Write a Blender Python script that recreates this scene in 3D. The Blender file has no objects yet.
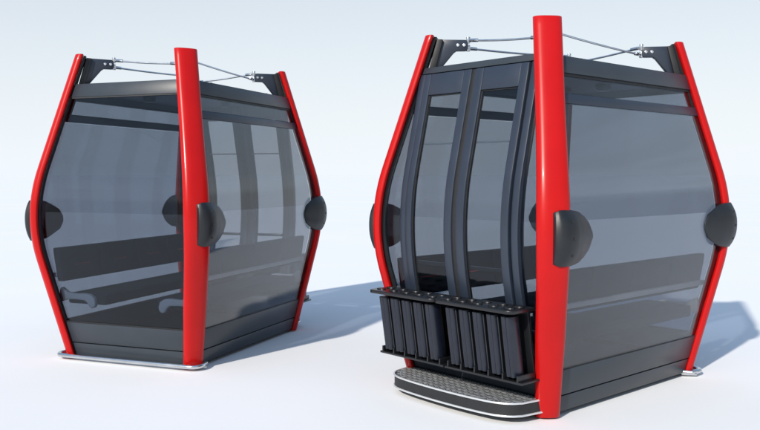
import bpy, bmesh, math, random
from mathutils import Vector, Matrix
random.seed(4)
R = math.radians
S = bpy.context.scene
C = S.collection

# ------------------------------------------------------------------ camera, sky, sun, exposure
cam_d = bpy.data.cameras.new('camera')
cam = bpy.data.objects.new('camera', cam_d); C.objects.link(cam)
cam_d.sensor_width = 36.0
cam_d.lens = 36.0 * 827.13 / 760.0
cam.location = (0, 0, 1.4536)
cam.rotation_euler = (math.pi / 2 - 0.048, 0, 0)
cam_d.clip_start = 0.05
cam_d.clip_end = 9000
S.camera = cam

SUN_EL = R(31)
SUN_TO = Vector((-0.50, -0.866))          # ground direction from the cabins towards the sun
W = bpy.data.worlds.new('World'); S.world = W
W.use_nodes = True
nt = W.node_tree; nt.nodes.clear()
def wn(t): return nt.nodes.new(t)
sky = wn('ShaderNodeTexSky'); sky.sky_type = 'NISHITA'; sky.sun_disc = False
sky.sun_elevation = SUN_EL
sky.sun_rotation = math.atan2(SUN_TO.x, SUN_TO.y)
sky.altitude = 600; sky.air_density = 1.75; sky.dust_density = 0.7; sky.ozone_density = 3.0
tc = wn('ShaderNodeTexCoord')
mp = wn('ShaderNodeMapping'); mp.inputs['Scale'].default_value = (1.0, 1.0, 4.5)
noi = wn('ShaderNodeTexNoise'); noi.inputs['Scale'].default_value = 1.6
noi.inputs['Detail'].default_value = 7; noi.inputs['Roughness'].default_value = 0.55
cr = wn('ShaderNodeValToRGB')
cr.color_ramp.elements[0].position = 0.42; cr.color_ramp.elements[0].color = (0, 0, 0, 1)
cr.color_ramp.elements[1].position = 0.72; cr.color_ramp.elements[1].color = (0.22, 0.22, 0.22, 1)
mix = wn('ShaderNodeMixRGB'); mix.inputs['Color2'].default_value = (3.7, 4.0, 4.4, 1)
sx_ = wn('ShaderNodeSeparateXYZ'); veil = wn('ShaderNodeValToRGB')        # pale haze that thins with height
ve = veil.color_ramp.elements
ve[0].position = 0.0; ve[0].color = (0.97, 0.97, 0.97, 1)
ve[1].position = 0.75; ve[1].color = (0.04, 0.04, 0.04, 1)
e_ = ve.new(0.23); e_.color = (0.85, 0.85, 0.85, 1)
e_ = ve.new(0.36); e_.color = (0.16, 0.16, 0.16, 1)
hz = wn('ShaderNodeValToRGB')                                         # whiter towards the horizon
hz.color_ramp.elements[0].position = 0.0; hz.color_ramp.elements[0].color = (0.467, 0.505, 0.545, 1)
hz.color_ramp.elements[1].position = 0.27; hz.color_ramp.elements[1].color = (0.350, 0.367, 0.402, 1)
hs = wn('ShaderNodeVectorMath'); hs.operation = 'SCALE'; hs.inputs['Scale'].default_value = 10.0
nt.links.new(hz.outputs['Color'], hs.inputs[0]); nt.links.new(hs.outputs['Vector'], mix.inputs['Color2'])
mx_ = wn('ShaderNodeMath'); mx_.operation = 'MAXIMUM'
nt.links.new(tc.outputs['Generated'], sx_.inputs['Vector']); nt.links.new(sx_.outputs['Z'], veil.inputs['Fac']); nt.links.new(sx_.outputs['Z'], hz.inputs['Fac'])
nt.links.new(veil.outputs['Color'], mx_.inputs[0]); nt.links.new(cr.outputs['Color'], mx_.inputs[1])
bg = wn('ShaderNodeBackground'); bg.inputs['Strength'].default_value = 0.15
out = wn('ShaderNodeOutputWorld')
nt.links.new(tc.outputs['Generated'], mp.inputs['Vector'])
nt.links.new(mp.outputs['Vector'], noi.inputs['Vector'])
nt.links.new(noi.outputs['Fac'], cr.inputs['Fac'])
nt.links.new(mx_.outputs['Value'], mix.inputs['Fac'])
nt.links.new(sky.outputs['Color'], mix.inputs['Color1'])
# grey streaks and low dull band added to the unseen sky for glass reflections
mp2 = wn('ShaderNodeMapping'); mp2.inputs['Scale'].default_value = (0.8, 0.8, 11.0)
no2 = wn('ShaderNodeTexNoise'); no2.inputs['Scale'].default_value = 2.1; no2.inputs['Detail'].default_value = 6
refl_streaks = wn('ShaderNodeValToRGB')
refl_streaks.color_ramp.elements[0].position = 0.40; refl_streaks.color_ramp.elements[0].color = (0, 0, 0, 1)
refl_streaks.color_ramp.elements[1].position = 0.60; refl_streaks.color_ramp.elements[1].color = (1, 1, 1, 1)
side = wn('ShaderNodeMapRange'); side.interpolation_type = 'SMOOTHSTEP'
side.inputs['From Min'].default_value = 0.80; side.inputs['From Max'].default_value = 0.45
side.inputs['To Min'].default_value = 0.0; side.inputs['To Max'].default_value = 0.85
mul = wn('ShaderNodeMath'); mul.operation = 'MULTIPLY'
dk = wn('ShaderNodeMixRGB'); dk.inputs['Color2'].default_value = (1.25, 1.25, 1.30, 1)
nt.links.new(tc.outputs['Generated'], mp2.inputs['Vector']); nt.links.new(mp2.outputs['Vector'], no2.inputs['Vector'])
nt.links.new(no2.outputs['Fac'], refl_streaks.inputs['Fac']); nt.links.new(sx_.outputs['Y'], side.inputs['Value'])
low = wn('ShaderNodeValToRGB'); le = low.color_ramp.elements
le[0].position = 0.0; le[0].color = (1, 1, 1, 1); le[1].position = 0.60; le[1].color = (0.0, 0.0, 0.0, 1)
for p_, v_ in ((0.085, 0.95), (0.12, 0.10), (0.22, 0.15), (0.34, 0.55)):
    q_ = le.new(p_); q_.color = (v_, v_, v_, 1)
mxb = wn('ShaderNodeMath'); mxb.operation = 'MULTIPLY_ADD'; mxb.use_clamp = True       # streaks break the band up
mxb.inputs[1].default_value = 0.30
nt.links.new(refl_streaks.outputs['Color'], mxb.inputs[0]); nt.links.new(low.outputs['Color'], mxb.inputs[2])
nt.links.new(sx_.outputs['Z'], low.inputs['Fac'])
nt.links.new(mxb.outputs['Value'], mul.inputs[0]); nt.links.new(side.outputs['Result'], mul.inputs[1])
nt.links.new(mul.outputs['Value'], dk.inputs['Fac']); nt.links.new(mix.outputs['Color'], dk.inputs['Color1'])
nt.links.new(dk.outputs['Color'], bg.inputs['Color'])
nt.links.new(bg.outputs['Background'], out.inputs['Surface'])

sd = bpy.data.lights.new('sun', 'SUN'); so = bpy.data.objects.new('sun', sd); C.objects.link(so)
sd.energy = 3.45; sd.angle = R(1.6); sd.color = (1.0, 0.92, 0.82)
sv = Vector((SUN_TO.x * math.cos(SUN_EL), SUN_TO.y * math.cos(SUN_EL), math.sin(SUN_EL)))
so.rotation_euler = sv.to_track_quat('Z', 'Y').to_euler()
so.location = (-6, -8, 9)

S.view_settings.view_transform = 'Standard'
S.view_settings.look = 'None'
S.view_settings.exposure = 0.33
S.view_settings.gamma = 1
S.cycles.max_bounces = 16
S.cycles.transparent_max_bounces = 24

# ------------------------------------------------------------------ materials
def mat(name, col, rough=0.5, metal=0.0, coat=0.0, spec=0.5, vary=0.0, vscale=8.0, rvary=0.0, bump=0.0, bscale=200.0):
    m = bpy.data.materials.new(name); m.use_nodes = True
    t = m.node_tree; b = t.nodes['Principled BSDF']
    b.inputs['Base Color'].default_value = (*col, 1)
    b.inputs['Roughness'].default_value = rough
    b.inputs['Metallic'].default_value = metal
    b.inputs['Coat Weight'].default_value = coat
    b.inputs['Coat Roughness'].default_value = 0.08
    b.inputs['Specular IOR Level'].default_value = spec
    tcn = t.nodes.new('ShaderNodeTexCoord')
    if vary or rvary:
        n = t.nodes.new('ShaderNodeTexNoise'); n.inputs['Scale'].default_value = vscale; n.inputs['Detail'].default_value = 3
        t.links.new(tcn.outputs['Object'], n.inputs['Vector'])
        if vary:
            r = t.nodes.new('ShaderNodeValToRGB')
            r.color_ramp.elements[0].position = 0.3; r.color_ramp.elements[1].position = 0.7
            r.color_ramp.elements[0].color = (*[c * (1 - vary) for c in col], 1)
            r.color_ramp.elements[1].color = (*[min(1, c * (1 + vary)) for c in col], 1)
            t.links.new(n.outputs['Fac'], r.inputs['Fac']); t.links.new(r.outputs['Color'], b.inputs['Base Color'])
        if rvary:
            k = t.nodes.new('ShaderNodeMapRange')
            k.inputs['From Min'].default_value = 0.1; k.inputs['From Max'].default_value = 0.9
            k.inputs['To Min'].default_value = max(0.02, rough - rvary); k.inputs['To Max'].default_value = min(1, rough + rvary)
            t.links.new(n.outputs['Fac'], k.inputs['Value']); t.links.new(k.outputs['Result'], b.inputs['Roughness'])
    if bump:
        n2 = t.nodes.new('ShaderNodeTexNoise'); n2.inputs['Scale'].default_value = bscale; n2.inputs['Detail'].default_value = 3
        t.links.new(tcn.outputs['Object'], n2.inputs['Vector'])
        bp = t.nodes.new('ShaderNodeBump'); bp.inputs['Strength'].default_value = bump; bp.inputs['Distance'].default_value = 0.002
        t.links.new(n2.outputs['Fac'], bp.inputs['Height']); t.links.new(bp.outputs['Normal'], b.inputs['Normal'])
    return m

def glass_mat(name, tint, ior=1.36):
    m = bpy.data.materials.new(name); m.use_nodes = True
    t = m.node_tree; t.nodes.clear()
    o = t.nodes.new('ShaderNodeOutputMaterial'); mx = t.nodes.new('ShaderNodeMixShader')
    tr = t.nodes.new('ShaderNodeBsdfTransparent'); tr.inputs['Color'].default_value = (*[math.sqrt(c) for c in tint], 1)
    gl = t.nodes.new('ShaderNodeBsdfGlossy'); gl.inputs['Roughness'].default_value = 0.0
    gl.inputs['Color'].default_value = (0.95, 0.97, 1.0, 1)
    fr = t.nodes.new('ShaderNodeFresnel'); ge = t.nodes.new('ShaderNodeNewGeometry')
    iz = t.nodes.new('ShaderNodeMapRange')                # both faces of the thin pane reflect alike
    iz.inputs['To Min'].default_value = ior; iz.inputs['To Max'].default_value = 1 / ior
    t.links.new(ge.outputs['Backfacing'], iz.inputs['Value']); t.links.new(iz.outputs['Result'], fr.inputs['IOR'])
    t.links.new(fr.outputs['Fac'], mx.inputs['Fac'])
    t.links.new(tr.outputs['BSDF'], mx.inputs[1]); t.links.new(gl.outputs['BSDF'], mx.inputs[2])
    t.links.new(mx.outputs['Shader'], o.inputs['Surface'])
    return m

M = dict(
    red=mat('red_paint', (0.45, 0.005, 0.005), 0.32, coat=0.07, spec=0.22, vary=0.04, vscale=5, rvary=0.05),
    frame=mat('slate_frame', (0.019, 0.028, 0.046), 0.36, spec=0.6, vary=0.08, vscale=6, rvary=0.07),
    panel=mat('slate_panel', (0.027, 0.036, 0.047), 0.38, spec=0.5, vary=0.10, vscale=4, rvary=0.08),
    black=mat('black_rubber', (0.012, 0.013, 0.015), 0.55, vary=0.15, vscale=20),
    rubber=mat('charcoal_rubber', (0.009, 0.011, 0.014), 0.42, vary=0.12, vscale=12, rvary=0.07, bump=0.15, bscale=400),
    rack=mat('navy_plastic', (0.008, 0.011, 0.021), 0.33, spec=0.6, vary=0.15, vscale=14, rvary=0.08),
    rackdark=mat('black_plastic', (0.007, 0.008, 0.010), 0.34, spec=0.6, vary=0.15, vscale=14),
    steel=mat('polished_steel', (0.62, 0.64, 0.66), 0.22, metal=1.0, vary=0.06, vscale=15, rvary=0.06),
    rodsteel=mat('zinc_rod', (0.62, 0.65, 0.68), 0.34, metal=1.0, vary=0.1, vscale=15, rvary=0.06),
    trim=mat('brushed_trim', (0.78, 0.80, 0.82), 0.3, metal=0.6, vary=0.05, vscale=15),
    grate=mat('grate_aluminium', (0.36, 0.38, 0.40), 0.42, metal=0.7, vary=0.15, vscale=25, rvary=0.1),
    gratedark=mat('grate_recess', (0.09, 0.095, 0.10), 0.6),
    seat=mat('navy_upholstery', (0.009, 0.011, 0.021), 0.85, vary=0.2, vscale=30, bump=0.4, bscale=500),
    stitch=mat('red_stitching', (0.75, 0.02, 0.03), 0.7),
    bracket=mat('grey_plastic', (0.46, 0.48, 0.50), 0.45, vary=0.06),
    bolt=mat('bolt_steel', (0.75, 0.76, 0.78), 0.3, metal=0.9),
    floor=mat('dark_flooring', (0.03, 0.032, 0.038), 0.7, vary=0.2, vscale=20),
    ceiling=mat('ceiling_lining', (0.085, 0.10, 0.13), 0.6, vary=0.06),
    glass=glass_mat('smoked_glass', (0.39, 0.43, 0.475)),
    glassside=glass_mat('navy_smoked_glass', (0.31, 0.36, 0.43), 1.40),
    glassend=glass_mat('grey_smoked_glass', (0.48, 0.495, 0.52), 1.54),
)

# ground: near-white, faintly mottled, matt
gm = bpy.data.materials.new('white_ground'); gm.use_nodes = True
t = gm.node_tree; b = t.nodes['Principled BSDF']
n1 = t.nodes.new('ShaderNodeTexNoise'); n1.inputs['Scale'].default_value = 0.35; n1.inputs['Detail'].default_value = 5
r1 = t.nodes.new('ShaderNodeValToRGB')
r1.color_ramp.elements[0].position = 0.3; r1.color_ramp.elements[0].color = (0.820, 0.835, 0.845, 1)
r1.color_ramp.elements[1].position = 0.7; r1.color_ramp.elements[1].color = (0.850, 0.865, 0.875, 1)
tcg = t.nodes.new('ShaderNodeTexCoord')
t.links.new(tcg.outputs['Object'], n1.inputs['Vector']); t.links.new(n1.outputs['Fac'], r1.inputs['Fac'])
t.links.new(r1.outputs['Color'], b.inputs['Base Color'])
b.inputs['Roughness'].default_value = 1.0; b.inputs['Specular IOR Level'].default_value = 0.0

# ------------------------------------------------------------------ mesh helper
class MB:
    def __init__(s): s.v = []; s.f = []
    def add(s, vs, fs):
        o = len(s.v); s.v += [Vector(p) for p in vs]; s.f += [tuple(i + o for i in f) for f in fs]
    def grid_solid(s, G0, G1):
        """closed skin between two grids of points [i][j]"""
        ni, nj = len(G0), len(G0[0]); vs = []; fs = []
        for G in (G0, G1):
            for row in G: vs += row
        k = ni * nj
        a = lambda i, j: i * nj + j
        for i in range(ni - 1):
            for j in range(nj - 1):
                fs.append((a(i, j), a(i + 1, j), a(i + 1, j + 1), a(i, j + 1)))
                fs.append((k + a(i, j), k + a(i, j + 1), k + a(i + 1, j + 1), k + a(i + 1, j)))
        for i in range(ni - 1):
            fs.append((a(i, 0), k + a(i, 0), k + a(i + 1, 0), a(i + 1, 0)))
            fs.append((a(i, nj - 1), a(i + 1, nj - 1), k + a(i + 1, nj - 1), k + a(i, nj - 1)))
        for j in range(nj - 1):
            fs.append((a(0, j), a(0, j + 1), k + a(0, j + 1), k + a(0, j)))
            fs.append((a(ni - 1, j), k + a(ni - 1, j), k + a(ni - 1, j + 1), a(ni - 1, j + 1)))
        s.add(vs, fs)
    def loft(s, rings, cap=True):
        n = len(rings[0]); vs = [p for r in rings for p in r]; fs = []
        for i in range(len(rings) - 1):
            for j in range(n):
                fs.append((i * n + j, i * n + (j + 1) % n, (i + 1) * n + (j + 1) % n, (i + 1) * n + j))
        if cap:
            fs.append(tuple(reversed(range(n)))); fs.append(tuple(range((len(rings) - 1) * n, len(rings) * n)))
        s.add(vs, fs)
    def tube(s, pts, r, n=10, closed=False):
        pts = [Vector(p) for p in pts]; rings = []
        up = Vector((0, 0, 1))
        for i, p in enumerate(pts):
            d = (pts[min(i + 1, len(pts) - 1)] - pts[max(i - 1, 0)]).normalized()
            a = d.cross(up)
            if a.length < 0.05: a = d.cross(Vector((0, 1, 0)))
            a.normalize(); c = a.cross(d).normalized()
            rr = r[i] if isinstance(r, (list, tuple)) else r
            rings.append([p + (a * math.cos(q) + c * math.sin(q)) * rr for q in [2 * math.pi * k / n for k in range(n)]])
        s.loft(rings)
    def box(s, c, size, mtx=None):
        x, y, z = [q / 2 for q in size]
        vs = [Vector((a, b_, c_)) for a in (-x, x) for b_ in (-y, y) for c_ in (-z, z)]
        if mtx: vs = [mtx @ v for v in vs]
        s.add([v + Vector(c) for v in vs], [(0, 1, 3, 2), (4, 6, 7, 5), (0, 4, 5, 1), (2, 3, 7, 6), (0, 2, 6, 4), (1, 5, 7, 3)])
    def prism(s, poly, fn, d0, d1):
        """poly of (a,b); fn(a,b,d)->3D; extruded from d0 to d1"""
        s.loft([[Vector(fn(a, b_, d)) for a, b_ in poly] for d in (d0, d1)])
    def build(s, name, m, parent=None, bevel=0.0, smooth=True, seg=2, ang=35):
        me = bpy.data.meshes.new(name)
        me.from_pydata([tuple(v) for v in s.v], [], s.f)
        bm = bmesh.new(); bm.from_mesh(me)
        bmesh.ops.recalc_face_normals(bm, faces=bm.faces)
        if bevel:
            es = [e for e in bm.edges if len(e.link_faces) == 2 and e.calc_face_angle(0) > R(ang)]
            bmesh.ops.bevel(bm, geom=es, offset=bevel, segments=seg, profile=0.5, affect='EDGES', clamp_overlap=True)
        bm.to_mesh(me); bm.free()
        if smooth:
            for p in me.polygons: p.use_smooth = True
            me.set_sharp_from_angle(angle=R(ang))
        me.materials.append(m)
        o = bpy.data.objects.new(name, me); C.objects.link(o)
        if parent: o.parent = parent
        return o

# ------------------------------------------------------------------ the ground
g = MB(); N = 64; ringsR = [0, 3, 8, 20, 60, 200, 800, 4000]
vs = [(0, 6, 0)]
fs = []
for r_ in ringsR[1:]:
    for k in range(N):
        a = 2 * math.pi * k / N; vs.append((r_ * math.cos(a), 6 + r_ * math.sin(a), 0))
for k in range(N): fs.append((0, 1 + k, 1 + (k + 1) % N))
for i in range(len(ringsR) - 2):
    for k in range(N):
        a = 1 + i * N; b_ = a + N
        fs.append((a + k, b_ + k, b_ + (k + 1) % N, a + (k + 1) % N))
g.add(vs, fs)
ground = g.build('ground', gm, smooth=False)
ground['kind'] = 'structure'

# ------------------------------------------------------------------ cabin shape
HB, HM, HT = (0.581, 0.837), (0.792, 1.072), (0.508, 0.778)      # half sizes (x, y) at foot, waist, post top
ZM, ZT, FL = 1.15, 2.40, 0.36
def prof(i, z):
    a, m, t_ = HB[i], HM[i], HT[i]
    s0 = (m - a) / ZM; s1 = (t_ - m) / (ZT - ZM)
    if z <= ZM - FL: return a + s0 * z
    if z >= ZM + FL: return m + s1 * (z - ZM)
    u = (z - (ZM - FL)) / (2 * FL)
    p0 = m - s0 * FL; p2 = m + s1 * FL
    return (1 - u) ** 2 * p0 + 2 * u * (1 - u) * m + u * u * p2
hx = lambda z: prof(0, z)
hy = lambda z: prof(1, z)
def P(face, s, z, off):
    if face == 'door': return Vector((s, -(hy(z) + off), z))
    if face == 'side': return Vector((s, hy(z) + off, z))
    if face == 'end+': return Vector((hx(z) + off, s, z))
    return Vector((-(hx(z) + off), s, z))
def half(face, z): return hx(z) if face in ('door', 'side') else hy(z)
def zs(z0, z1, step=0.07):
    n = max(1, int(round((z1 - z0) / step))); return [z0 + (z1 - z0) * i / n for i in range(n + 1)]
def slab(mb, face, s0, s1, z0, z1, o0, o1, ns=1, step=0.07):
    f0 = s0 if callable(s0) else (lambda z: s0); f1 = s1 if callable(s1) else (lambda z: s1)
    G = []
    for o in (o0, o1):
        G.append([[P(face, f0(z) + (f1(z) - f0(z)) * k / ns, z, o) for k in range(ns + 1)] for z in zs(z0, z1, step)])
    mb.grid_solid(*G)
INS = 0.088
def full(mb, face, z0, z1, o0, o1, ins=INS, ns=1):
    slab(mb, face, lambda z: -(half(face, z) - ins), lambda z: half(face, z) - ins, z0, z1, o0, o1, ns)

ZS, ZK0, ZK1 = 0.30, 0.135, 0.03          # window sill, skirt joint, skirt foot
ZH0, ZH1 = 2.06, 2.165                    # roof header
ZB0, ZB1 = 1.875, 1.935                   # cross bar of the end windows

def build_cabin():
    root = bpy.data.objects.new('gondola_cabin', None); C.objects.link(root); root.empty_display_size = 0.3
    # --- four corner posts with seals
    for sx in (1, -1):
        for sy in (-1, 1):
            e = Vector((sx * 0.79, sy * 0.613, 0)).normalized(); tdir = Vector((-e.y, e.x, 0))
            def ring(z, w, d, inset, n=14):
                c = Vector((sx * hx(z), sy * hy(z), z)) - e * inset
                pts = []
                for k in range(n + 1):
                    q = math.pi * k / n
                    cs, sn = math.cos(q), math.sin(q)
                    a = math.copysign(abs(cs) ** 0.72, cs) * w; b_ = abs(sn) ** 0.8 * d
                    pts.append(c + tdir * a + e * b_)
                pts.append(c - tdir * (w - 0.012) - e * 0.010); pts.append(c + tdir * (w - 0.012) - e * 0.010)
                return pts
            zl = zs(0.012, ZT, 0.055)
            mb = MB()
            mb.loft([ring(z, 0.074 + 0.014 * min(1, z / 0.5) + 0.010 * math.exp(-((z - ZM) / 0.4) ** 2), 0.053, 0.041) for z in zl])
            post = mb.build('corner_post', M['red'], root, bevel=0.004, ang=50)
            mb = MB()
            rings = []
            for z in zs(0.03, ZT - 0.01, 0.055):
                c = Vector((sx * hx(z), sy * hy(z), z)) - e * 0.0565
                w = 0.056
                rings.append([c + tdir * w, c - tdir * w, c - tdir * (w - 0.012) - e * 0.016, c + tdir * (w - 0.012) - e * 0.016])
            mb.loft(rings)
            mb.build('post_seal', M['black'], post)
            e = Vector((sx, sy, 0)).normalized(); tdir = Vector((-sy, sx, 0)).normalized()
            # hanger bracket: gusset plate pointing to the middle of the roof
            bc = Vector((sx * hx(2.38), sy * hy(2.38), 0))
            fn = lambda a, z, d: bc - e * a + tdir * d + Vector((0, 0, z))
            lean = (hx(2.12) - hx(2.38)) * 1.2
            poly = [(0.095 - lean, 2.13), (0.115 - lean, 2.115), (0.185, 2.285), (0.205, 2.30), (0.268, 2.30), (0.281, 2.31), (0.285, 2.335),
                    (0.281, 2.362), (0.268, 2.375), (0.09, 2.378)]
            mb = MB(); mb.prism(poly, fn, -0.02, 0.02)
            br = mb.build('hanger_bracket', M['frame'], root, bevel=0.004)
            mb = MB()
            mb.prism([(0.074, 2.377), (0.112, 2.375), (0.112 - lean * 0.9, 2.125), (0.074 - lean, 2.125)], fn, -0.045, 0.045)
            mb.build('mounting_plate', M['black'], br, bevel=0.003)
            for a in (0.215, 0.257):
                mb = MB(); c = fn(a, 2.338, 0)
                mb.tube([c - tdir * 0.027, c + tdir * 0.027], 0.011, 10)
                mb.build('bolt', M['bolt'], br, bevel=0.002)
            # guide bumper on the end face, wrapped round the post
            zc = 1.10
            path = [(0.030, 0.030), (0.058, 0.012), (0.088, -0.030), (0.092, -0.095), (0.076, -0.170), (0.052, -0.245), (0.030, -0.310), (0.014, -0.352)]
            hgt = [0.146, 0.156, 0.160, 0.158, 0.147, 0.118, 0.078, 0.022]
            # resample
            def samp(t_):
                u = t_ * (len(path) - 1); i = min(int(u), len(path) - 2); q = u - i
                return (path[i][0] + (path[i + 1][0] - path[i][0]) * q, path[i][1] + (path[i + 1][1] - path[i][1]) * q, hgt[i] + (hgt[i + 1] - hgt[i]) * q)
            G0, G1 = [], []
            na, nb = 20, 13
            for i in range(na):
                px, py, h = samp(i / (na - 1))
                r0, r1_ = [], []
                for j in range(nb):
                    v = -1 + 2 * j / (nb - 1)
                    z = zc + h * v
                    k = 1 - 0.50 * abs(v) ** 2.4          # domed
                    ox = max(px * k, 0.004)
                    base = Vector((sx * hx(z), sy * hy(z), z))
                    r0.append(base + Vector((sx * ox, sy * (py if py < 0 else py * k), 0)))
                    inner = max(0.003, min(px - 0.03, 0.02)) if py < 0 else px - 0.03
                    r1_.append(base + Vector((sx * min(inner, ox - 0.003), sy * (py - 0.012 if py > 0 else py), 0)))
                G0.append(r0); G1.append(r1_)
            mb = MB(); mb.grid_solid(G0, G1)
            gb = mb.build('guide_bumper', M['rubber'], root, bevel=0.006, ang=40)
            for dz in (-0.095, 0, 0.095):
                z = zc + dz; k = 1 - 0.50 * abs(dz / 0.156) ** 2.4
                c = Vector((sx * (hx(z) + 0.0895 * k), sy * (hy(z) - 0.060), z))
                mb = MB(); mb.tube([c - Vector((sx * 0.01, 0, 0)), c + Vector((sx * 0.0045, 0, 0))], 0.0085, 10)
                mb.build('bolt_recess', M['black'], gb)
    # --- hanger rods between bracket tips, cyclic high-to-low ends
    order = [(-1, -1), (1, -1), (1, 1), (-1, 1)]
    def tip(c): return Vector((c[0] * hx(2.38), c[1] * hy(2.38), 0)) - Vector((c[0], c[1], 0)).normalized() * 0.285
    for i in range(4):
        a, b_ = tip(order[i]), tip(order[(i + 1) % 4])
        a.z, b_.z = 2.372, 2.318
        d = (b_ - a).normalized()
        a2 = a + d * 0.03; b2 = b_ - d * 0.03
        mb = MB(); mb.tube([a2 + (b2 - a2) * k / 6 - Vector((0, 0, 0.006 * math.sin(math.pi * k / 6))) for k in range(7)], 0.0072, 8)
        rod = mb.build('hanger_rod', M['rodsteel'], root)
        for p, q in ((a, 1), (b_, -1)):
            mb = MB(); mb.tube([p + d * q * 0.085, p + d * q * 0.02], 0.0135, 6); mb.build('turnbuckle', M['steel'], rod, bevel=0.002)
            mb = MB(); mb.tube([p + Vector((0, 0, -0.02)), p + Vector((0, 0, 0.024))], 0.015, 10); mb.build('rod_eye', M['steel'], rod, bevel=0.003)
    # --- roof
    def ringrect(z, o, zz=None):
        x, y = hx(z) + o, hy(z) + o; zz = z if zz is None else zz; c = 0.10
        return [Vector(p) for p in ((-x + c, -y, zz), (x - c, -y, zz), (x, -y + c, zz), (x, y - c, zz), (x - c, y, zz), (-x + c, y, zz), (-x, y - c, zz), (-x, -y + c, zz))]
    mb = MB(); mb.loft([ringrect(2.13, -0.035), ringrect(2.148, -0.03), ringrect(2.16, -0.06, 2.163), ringrect(2.16, -0.3, 2.17)])
    roof = mb.build('roof', M['panel'], root)
    for sx in (1, -1):
        for sy in (0.45, -0.45):
            mb = MB(); mb.tube([(sx * (hx(2.15) - 0.06), sy, 2.155), (sx * (hx(2.15) - 0.06), sy, 2.178)], [0.016, 0.011], 8)
            mb.build('roof_bolt', M['black'], roof)
    mb = MB(); mb.loft([ringrect(2.10, -0.05), ringrect(2.118, -0.05)])
    ceil = mb.build('ceiling', M['ceiling'], root)
    for y in (-0.33, 0.33):
        for x, w in ((0.16, 0.05), (-0.16, 0.03)):
            mb = MB(); mb.loft([[Vector((x + w * k_ * math.cos(q), y + 0.055 * k_ * math.sin(q), z)) for q in [2 * math.pi * i / 14 for i in range(14)]] for z, k_ in ((2.055, 0.75), (2.065, 1.0), (2.099, 1.05))])
            mb.build('ceiling_lamp', M['rackdark'], ceil, bevel=0.003)
    for f in ('side', 'end+', 'end-'):
        mb = MB(); full(mb, f, ZH0, ZH1, -0.045, 0.010); mb.build('roof_header', M['panel'], root, bevel=0.005)
    mb = MB(); full(mb, 'door', 2.135, ZH1 + 0.012, -0.05, 0.012); mb.build('roof_header', M['panel'], root, bevel=0.004)
    # --- floor
    mb = MB(); mb.loft([ringrect(0.05, -0.06), ringrect(0.12, -0.05)])
    mb.build('floor', M['floor'], root)
    # --- sill and skirt panels
    for f in ('side', 'end+', 'end-', 'door'):
        ins = INS if f != 'door' else INS
        mb = MB(); full(mb, f, ZK0 + 0.004, ZS, -0.03, 0.009, ins); mb.build('sill_panel', M['panel'], root, bevel=0.004)
        mb = MB(); full(mb, f, ZK1, ZK0 - 0.004, -0.035, 0.006, ins); mb.build('skirt_panel', M['panel'], root, bevel=0.004)
        mb = MB(); full(mb, f, ZK0 - 0.02, ZK0 + 0.02, -0.04, -0.012, ins + 0.01); mb.build('panel_seal', M['black'], root)
    # --- plain side: one tall pane
    mb = MB(); full(mb, 'side', ZS + 0.010, ZH0 - 0.010, -0.006, 0.002, INS + 0.004, 4); w = mb.build('side_window', M['glassside'], root)
    for za in (ZH0 - 0.010, ZS + 0.001):
        mb = MB(); slab(mb, 'side', lambda z: -(hx(z) - INS), lambda z: hx(z) - INS, za, za + 0.009, -0.03, 0.005)
        mb.build('window_seal', M['black'], w)
    # --- ends: a tall pane, a cross bar and a low vent pane above it
    for f in ('end+', 'end-'):
        mb = MB(); full(mb, f, ZS + 0.006, ZB0 - 0.003, -0.005, 0.003, INS + 0.004, 4); w = mb.build('end_window', M['glassend'], root)
        mb = MB()
        for za in (ZS + 0.001, ):
            slab(mb, f, lambda z: -(hy(z) - INS), lambda z: hy(z) - INS, za, za + 0.004, -0.03, 0.005)
        mb.build('window_seal', M['black'], w)
        mb = MB(); full(mb, f, ZB1 + 0.003, ZH0 - 0.012, -0.014, -0.006, INS); v = mb.build('vent_window', M['glassend'], root)
        mb = MB()
        slab(mb, f, lambda z: -(hy(z) - INS), lambda z: hy(z) - INS, ZH0 - 0.016, ZH0 - 0.001, -0.04, 0.000)
        for sg in (-1, 1):
            slab(mb, f, lambda z: sg * (hy(z) - INS - 0.012) - 0.012, lambda z: sg * (hy(z) - INS - 0.012) + 0.012, ZB1, ZH0 - 0.017, -0.04, -0.002)
        mb.build('vent_frame', M['black'], v)
        mb = MB(); full(mb, f, ZB0, ZB1, -0.045, 0.007); mb.build('cross_bar', M['frame'], root, bevel=0.005)
    # --- door side: jambs, narrow fixed panes, two leaves
    JX0, JX1 = 0.448, 0.500
    ZD0, ZD1 = 0.215, 2.132
    for s in (-1, 1):
        a, b_ = sorted((s * JX0, s * JX1))
        mb = MB(); slab(mb, 'door', a, b_, ZS + 0.003, ZD1, -0.05, 0.012); mb.build('door_jamb', M['frame'], root, bevel=0.006)
        mb = MB()
        if s > 0: slab(mb, 'door', JX1 + 0.001, lambda z: max(hx(z) - INS, JX1 + 0.006), ZS + 0.004, 2.13, -0.022, -0.014)
        else: slab(mb, 'door', lambda z: -max(hx(z) - INS, JX1 + 0.006), -JX1 - 0.001, ZS + 0.004, 2.13, -0.022, -0.014)
        mb.build('fixed_pane', M['glass'], root)
        # leaf
        x0, x1 = sorted((s * 0.018, s * (JX0 - 0.010)))
        so_, si = (0.058, 0.066)
        l, r_ = (si, so_) if s > 0 else (so_, si)
        gz0, gz1 = 0.31, 1.985
        mb = MB()
        slab(mb, 'door', x0, x0 + l, ZD0, ZD1 - 0.004, -0.015, 0.026)
        slab(mb, 'door', x1 - r_, x1, ZD0, ZD1 - 0.004, -0.015, 0.026)
        slab(mb, 'door', x0 + l, x1 - r_, gz1, ZD1 - 0.004, -0.014, 0.025)
        slab(mb, 'door', x0 + l, x1 - r_, ZD0, gz0, -0.014, 0.025)
        door = mb.build('door', M['frame'], root, bevel=0.005)
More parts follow.
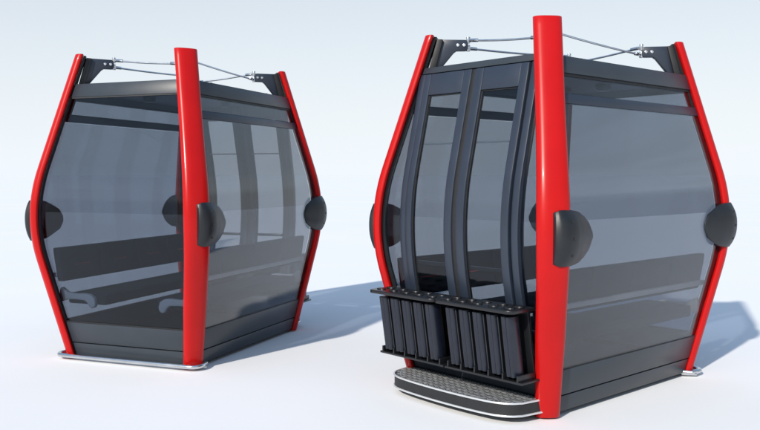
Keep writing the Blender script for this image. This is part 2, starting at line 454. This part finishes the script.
        mb = MB(); slab(mb, 'door', x0 + l + 0.001, x1 - r_ - 0.001, gz0 + 0.001, gz1 - 0.001, 0.0, 0.007, 3); mb.build('door_glass', M['glass'], door)
        mb = MB()   # gasket round the glass
        gw = 0.009
        slab(mb, 'door', x0 + l + 0.0005, x0 + l + gw, gz0, gz1, -0.006, 0.012)
        slab(mb, 'door', x1 - r_ - gw, x1 - r_ - 0.0005, gz0, gz1, -0.006, 0.012)
        slab(mb, 'door', x0 + l + gw, x1 - r_ - gw, gz1 - gw, gz1 - 0.0005, -0.006, 0.012)
        mb.build('door_gasket', M['black'], door)
        mb = MB(); slab(mb, 'door', x0 + l + gw, x1 - r_ - gw, 0.868, 0.892, -0.030, -0.004); mb.build('door_mid_rail', M['rack'], door, bevel=0.003)
        mb = MB(); slab(mb, 'door', x0 + l + gw, x1 - r_ - gw, 1.654, 1.664, -0.030, -0.006); mb.build('door_upper_rail', M['bracket'], door, bevel=0.002)
        # dark gap between leaf and jamb
        a, b_ = sorted((s * (JX0 - 0.016), s * (JX0 + 0.006)))
        mb = MB(); slab(mb, 'door', a, b_, ZS + 0.01, ZD1 - 0.006, -0.03, -0.006); mb.build('door_seal', M['black'], root)
    mb = MB(); slab(mb, 'door', -0.021, 0.021, ZD0 + 0.01, ZD1 - 0.006, -0.012, 0.018); mb.build('door_seal', M['black'], root, bevel=0.004)
    # --- benches along both ends
    for f, s in (('end+', 1), ('end-', -1)):
        L, LB = 0.94, 0.952
        mb = MB(); mb.box((s * 0.42, 0, 0.475), (0.37, 2 * L - 0.24, 0.085)); bench = mb.build('bench', M['seat'], root, bevel=0.02, seg=3)
        mb = MB()
        for k in range(4):
            a = -LB + LB * k / 2
            slab(mb, f, a + 0.002, a + LB / 2 - 0.002, 0.625, 0.885, -0.165, -0.105, 4)
        back = mb.build('backrest', M['seat'], bench, bevel=0.014, seg=3, ang=50)
        for k in range(4):
            yc = -L + 2 * L * (k + 0.5) / 4
            mb = MB(); slab(mb, f, yc - 0.085, yc + 0.085, 0.742, 0.747, -0.1675, -0.163); mb.build('stitching', M['stitch'], back)
        mb = MB(); slab(mb, f, -LB + 0.01, LB - 0.01, 0.655, 0.69, -0.104, -0.07)
        mb.build('bench_support', M['bracket'], bench, bevel=0.005)
        for sy in (-1, 1):
            pts = [(0.635, 0.545), (0.625, 0.570), (0.605, 0.560), (0.560, 0.530), (0.480, 0.522), (0.400, 0.528), (0.345, 0.522), (0.305, 0.498),
                   (0.292, 0.455), (0.300, 0.425), (0.328, 0.412), (0.352, 0.424), (0.368, 0.452), (0.395, 0.472), (0.470, 0.476), (0.560, 0.474), (0.628, 0.452), (0.645, 0.470)]
            mb = MB(); mb.prism(pts, lambda a, z, d: (s * a, d, z), sy * (L - 0.105), sy * (L - 0.062))
            mb.build('seat_arm', M['bracket'], bench, bevel=0.010, seg=3, ang=50)
    # --- ski racks on both leaves
    for s in (-1, 1):
        x0, x1 = (-0.628, -0.034) if s < 0 else (-0.022, 0.588)
        zt, zb, dp = 0.675, 0.270, 0.205
        def at(x, d, z, k=0.35):      # follows the lean of the lower wall a little
            y0 = hy(0.45) + (hy(z) - hy(0.45)) * 0.8
            return Vector((x, -(y0 + 0.03 + d), z))
        # back frame plate
        mb = MB(); mb.prism([(x0 + 0.03, zb - 0.02), (x1 - 0.03, zb - 0.02), (x1 - 0.03, zt), (x0 + 0.03, zt)], lambda a, z, d: at(a, d, z), 0.0, 0.02)
        rack = mb.build('ski_rack', M['rackdark'], root, bevel=0.004)
        # top clip plate, rounded outline with slots
        def plate(inset, z, th, name, m_, par, dd):
            xa, xb = x0 + inset, x1 - inset; rr = 0.05
            out_ = [(xa, 0.0)]
            for k in range(6): q = math.pi - math.pi / 2 * k / 5; out_.append((xa + rr + rr * math.cos(q), dd - rr + rr * math.sin(q)))
            for k in range(6): q = math.pi / 2 - math.pi / 2 * k / 5; out_.append((xb - rr + rr * math.cos(q), dd - rr + rr * math.sin(q)))
            out_.append((xb, 0.0))
            mb = MB(); mb.prism(out_, lambda a, d, h: at(a, d, zt) + Vector((0, 0, z - zt + h)), 0, th)
            return mb.build(name, m_, par, bevel=0.004, ang=60)
        tp = plate(-0.006, zt - 0.006, 0.022, 'clip_plate', M['rackdark'], rack, dp + 0.015)
        for k in range(5):
            xc = x0 + (x1 - x0) * (k + 0.5) / 5
            for d in (0.065, 0.15):
                mb = MB(); c = at(xc, d, zt) + Vector((0, 0, 0.018)); n = 14
                mb.loft([[c + Vector((0.036 * q_ * math.cos(2 * math.pi * i / n), 0.026 * q_ * math.sin(2 * math.pi * i / n), h)) for i in range(n)] for q_, h in ((1.0, -0.001), (0.95, 0.005), (0.6, 0.008))])
                mb.build('ski_clip', M['rackdark'], tp)
        for k in range(5):
            xc = x0 + 0.03 + (x1 - x0 - 0.06) * (k + 0.5) / 5
            n = 32; rings = []
            for z in zs(zb + 0.012, zt - 0.03, 0.1):
                ring = []
                for i in range(n):
                    q = 2 * math.pi * i / n
                    a = math.copysign(abs(math.cos(q)) ** 1.0, math.cos(q)) * 0.043; d = math.copysign(abs(math.sin(q)) ** 1.0, math.sin(q)) * 0.060 * (1 - 0.30 * math.exp(-(math.cos(q) / 0.26) ** 2))
                    ring.append(at(xc + a, 0.125 + d, z))
                rings.append(ring)
            mb = MB(); mb.loft(rings); mb.build('ski_tube', M['rack'], rack, bevel=0.004, ang=60)
            # raised rib beside each tube
            mb = MB()
            xr = xc + 0.0527
            if k < 4:
                mb.prism([(zb + 0.03, 0.11), (zb + 0.03, 0.165), (zt - 0.04, 0.165), (zt - 0.04, 0.11)], lambda z, d, w_: at(xr + w_, d, z), -0.004, 0.004)
                mb.build('tube_rib', M['rackdark'], rack)
        # bottom tray with lipped pockets
        mb = MB(); mb.prism([(x0, 0.0), (x1, 0.0), (x1, dp - 0.03), (x0, dp - 0.03)], lambda a, d, h: at(a, d, zb) + Vector((0, 0, h)), -0.022, -0.008)
        for k in range(6):          # fingers between the open pockets
            xa = x0 + 0.03 + (x1 - x0 - 0.06) * k / 5
            mb.prism([(xa - 0.009, 0.02), (xa + 0.009, 0.02), (xa + 0.006, dp - 0.026), (xa - 0.006, dp - 0.026)], lambda a, d, h: at(a, d, zb) + Vector((0, 0, h)), -0.0085, 0.03)
        mb.build('bottom_tray', M['rackdark'], rack, bevel=0.003)
    # --- boarding step with a bowed front
    SX, SD = 0.57, 0.31
    def outline(k=0.0, n=40):
        pts = []
        for i in range(n + 1):
            u = -1 + 2 * i / n
            x = u * (SX - k)
            d = (SD - k) * (1 - 0.16 * u * u) * (1 - abs(u) ** 9) ** 0.45
            pts.append((x, d))
        return pts
    yb = hy(0.12) + 0.005
    fnz = lambda a, d, z: (a, -(yb + d), z)
    def stepsolid(k, z0, z1):
        o_ = outline(k); mb = MB(); mb.prism([(o_[-1][0], -0.02)] + [(p[0], max(p[1], 0)) for p in reversed(o_)] + [(o_[0][0], -0.02)], fnz, z0, z1); return mb
    step = stepsolid(0.004, 0.050, 0.120).build('boarding_step', M['black'], root)
    stepsolid(0.014, 0.1222, 0.1255).build('step_deck', M['gratedark'], step)
    for z in (0.050, 0.125):
        mb = MB(); mb.tube([fnz(p[0], max(p[1], 0), z) for p in outline(0.002)], 0.0065, 8); mb.build('step_trim', M['trim'], step)
    mb = MB()       # diamond grating bars
    o_ = outline(0.018, 60)
    def dmax(x):
        for i in range(len(o_) - 1):
            if o_[i][0] <= x <= o_[i + 1][0]:
                q = (x - o_[i][0]) / max(1e-6, o_[i + 1][0] - o_[i][0]); return max(0, o_[i][1] + (o_[i + 1][1] - o_[i][1]) * q)
        return 0
    for i in range(46):
        xm = -SX + 2 * SX * (i + 0.5) / 46
        for j in range(13):
            d = 0.010 + j * 0.023 + (0.0115 if i % 2 else 0)
            if d + 0.012 < dmax(xm):
                c = Vector(fnz(xm, d, 0.1275)); rot = Matrix.Rotation(R(45 if (i + j) % 2 else -45), 3, 'Z')
                mb.box(c, (0.026, 0.0075, 0.006), rot)
    mb.build('step_grating', M['grate'], step)
    # --- bumper rail round the foot of the plain side
    ys = hy(0.04) + 0.075; xe = hx(0.04) + 0.06
    pts = []
    def arc(cx, cy, r_, a0, a1, n=8):
        return [(cx + r_ * math.cos(a0 + (a1 - a0) * k / n), cy + r_ * math.sin(a0 + (a1 - a0) * k / n), 0.036) for k in range(n + 1)]
    pts = [(-xe + 0.09, ys - 0.19, 0.036)] + [(-xe + 0.01, ys - 0.15, 0.036)] + arc(-xe + 0.07, ys - 0.075, 0.075, math.pi + 0.5, math.pi / 2) + arc(xe - 0.07, ys - 0.075, 0.075, math.pi / 2, -0.5) + [(xe - 0.01, ys - 0.15, 0.036), (xe - 0.09, ys - 0.19, 0.036)]
    mb = MB(); mb.tube(pts, 0.0165, 12); rail = mb.build('bumper_rail', M['steel'], root)
    for s in (-1, 1):
        mb = MB(); mb.box((s * (xe - 0.055), ys - 0.115, 0.020), (0.11, 0.10, 0.016), Matrix.Rotation(s * R(40), 3, 'Z')); mb.build('rail_foot', M['steel'], rail, bevel=0.005)
    return root

CAB1, ROT1 = (-1.6404, 7.1275, 0), 1.2112 + math.pi / 2
CAB2, ROT2 = (1.2433, 5.8577, 0), -0.8416
cab = build_cabin()
cab.location = CAB2; cab.rotation_euler = (0, 0, ROT2)
cab['label'] = 'red and charcoal gondola cabin showing its double doors, ski racks and boarding step'
cab['category'] = 'gondola cabin'
cab['group'] = 'gondola cabins standing on the white ground'
def copy_tree(o, parent=None):
    c = o.copy(); C.objects.link(c)
    if parent: c.parent = parent
    for ch in list(o.children): copy_tree(ch, c)
    return c
cab1 = copy_tree(cab)
cab1.location = CAB1; cab1.rotation_euler = (0, 0, ROT1)
cab1['label'] = 'red and charcoal gondola cabin with its plain windowed side and steel foot rail in front'
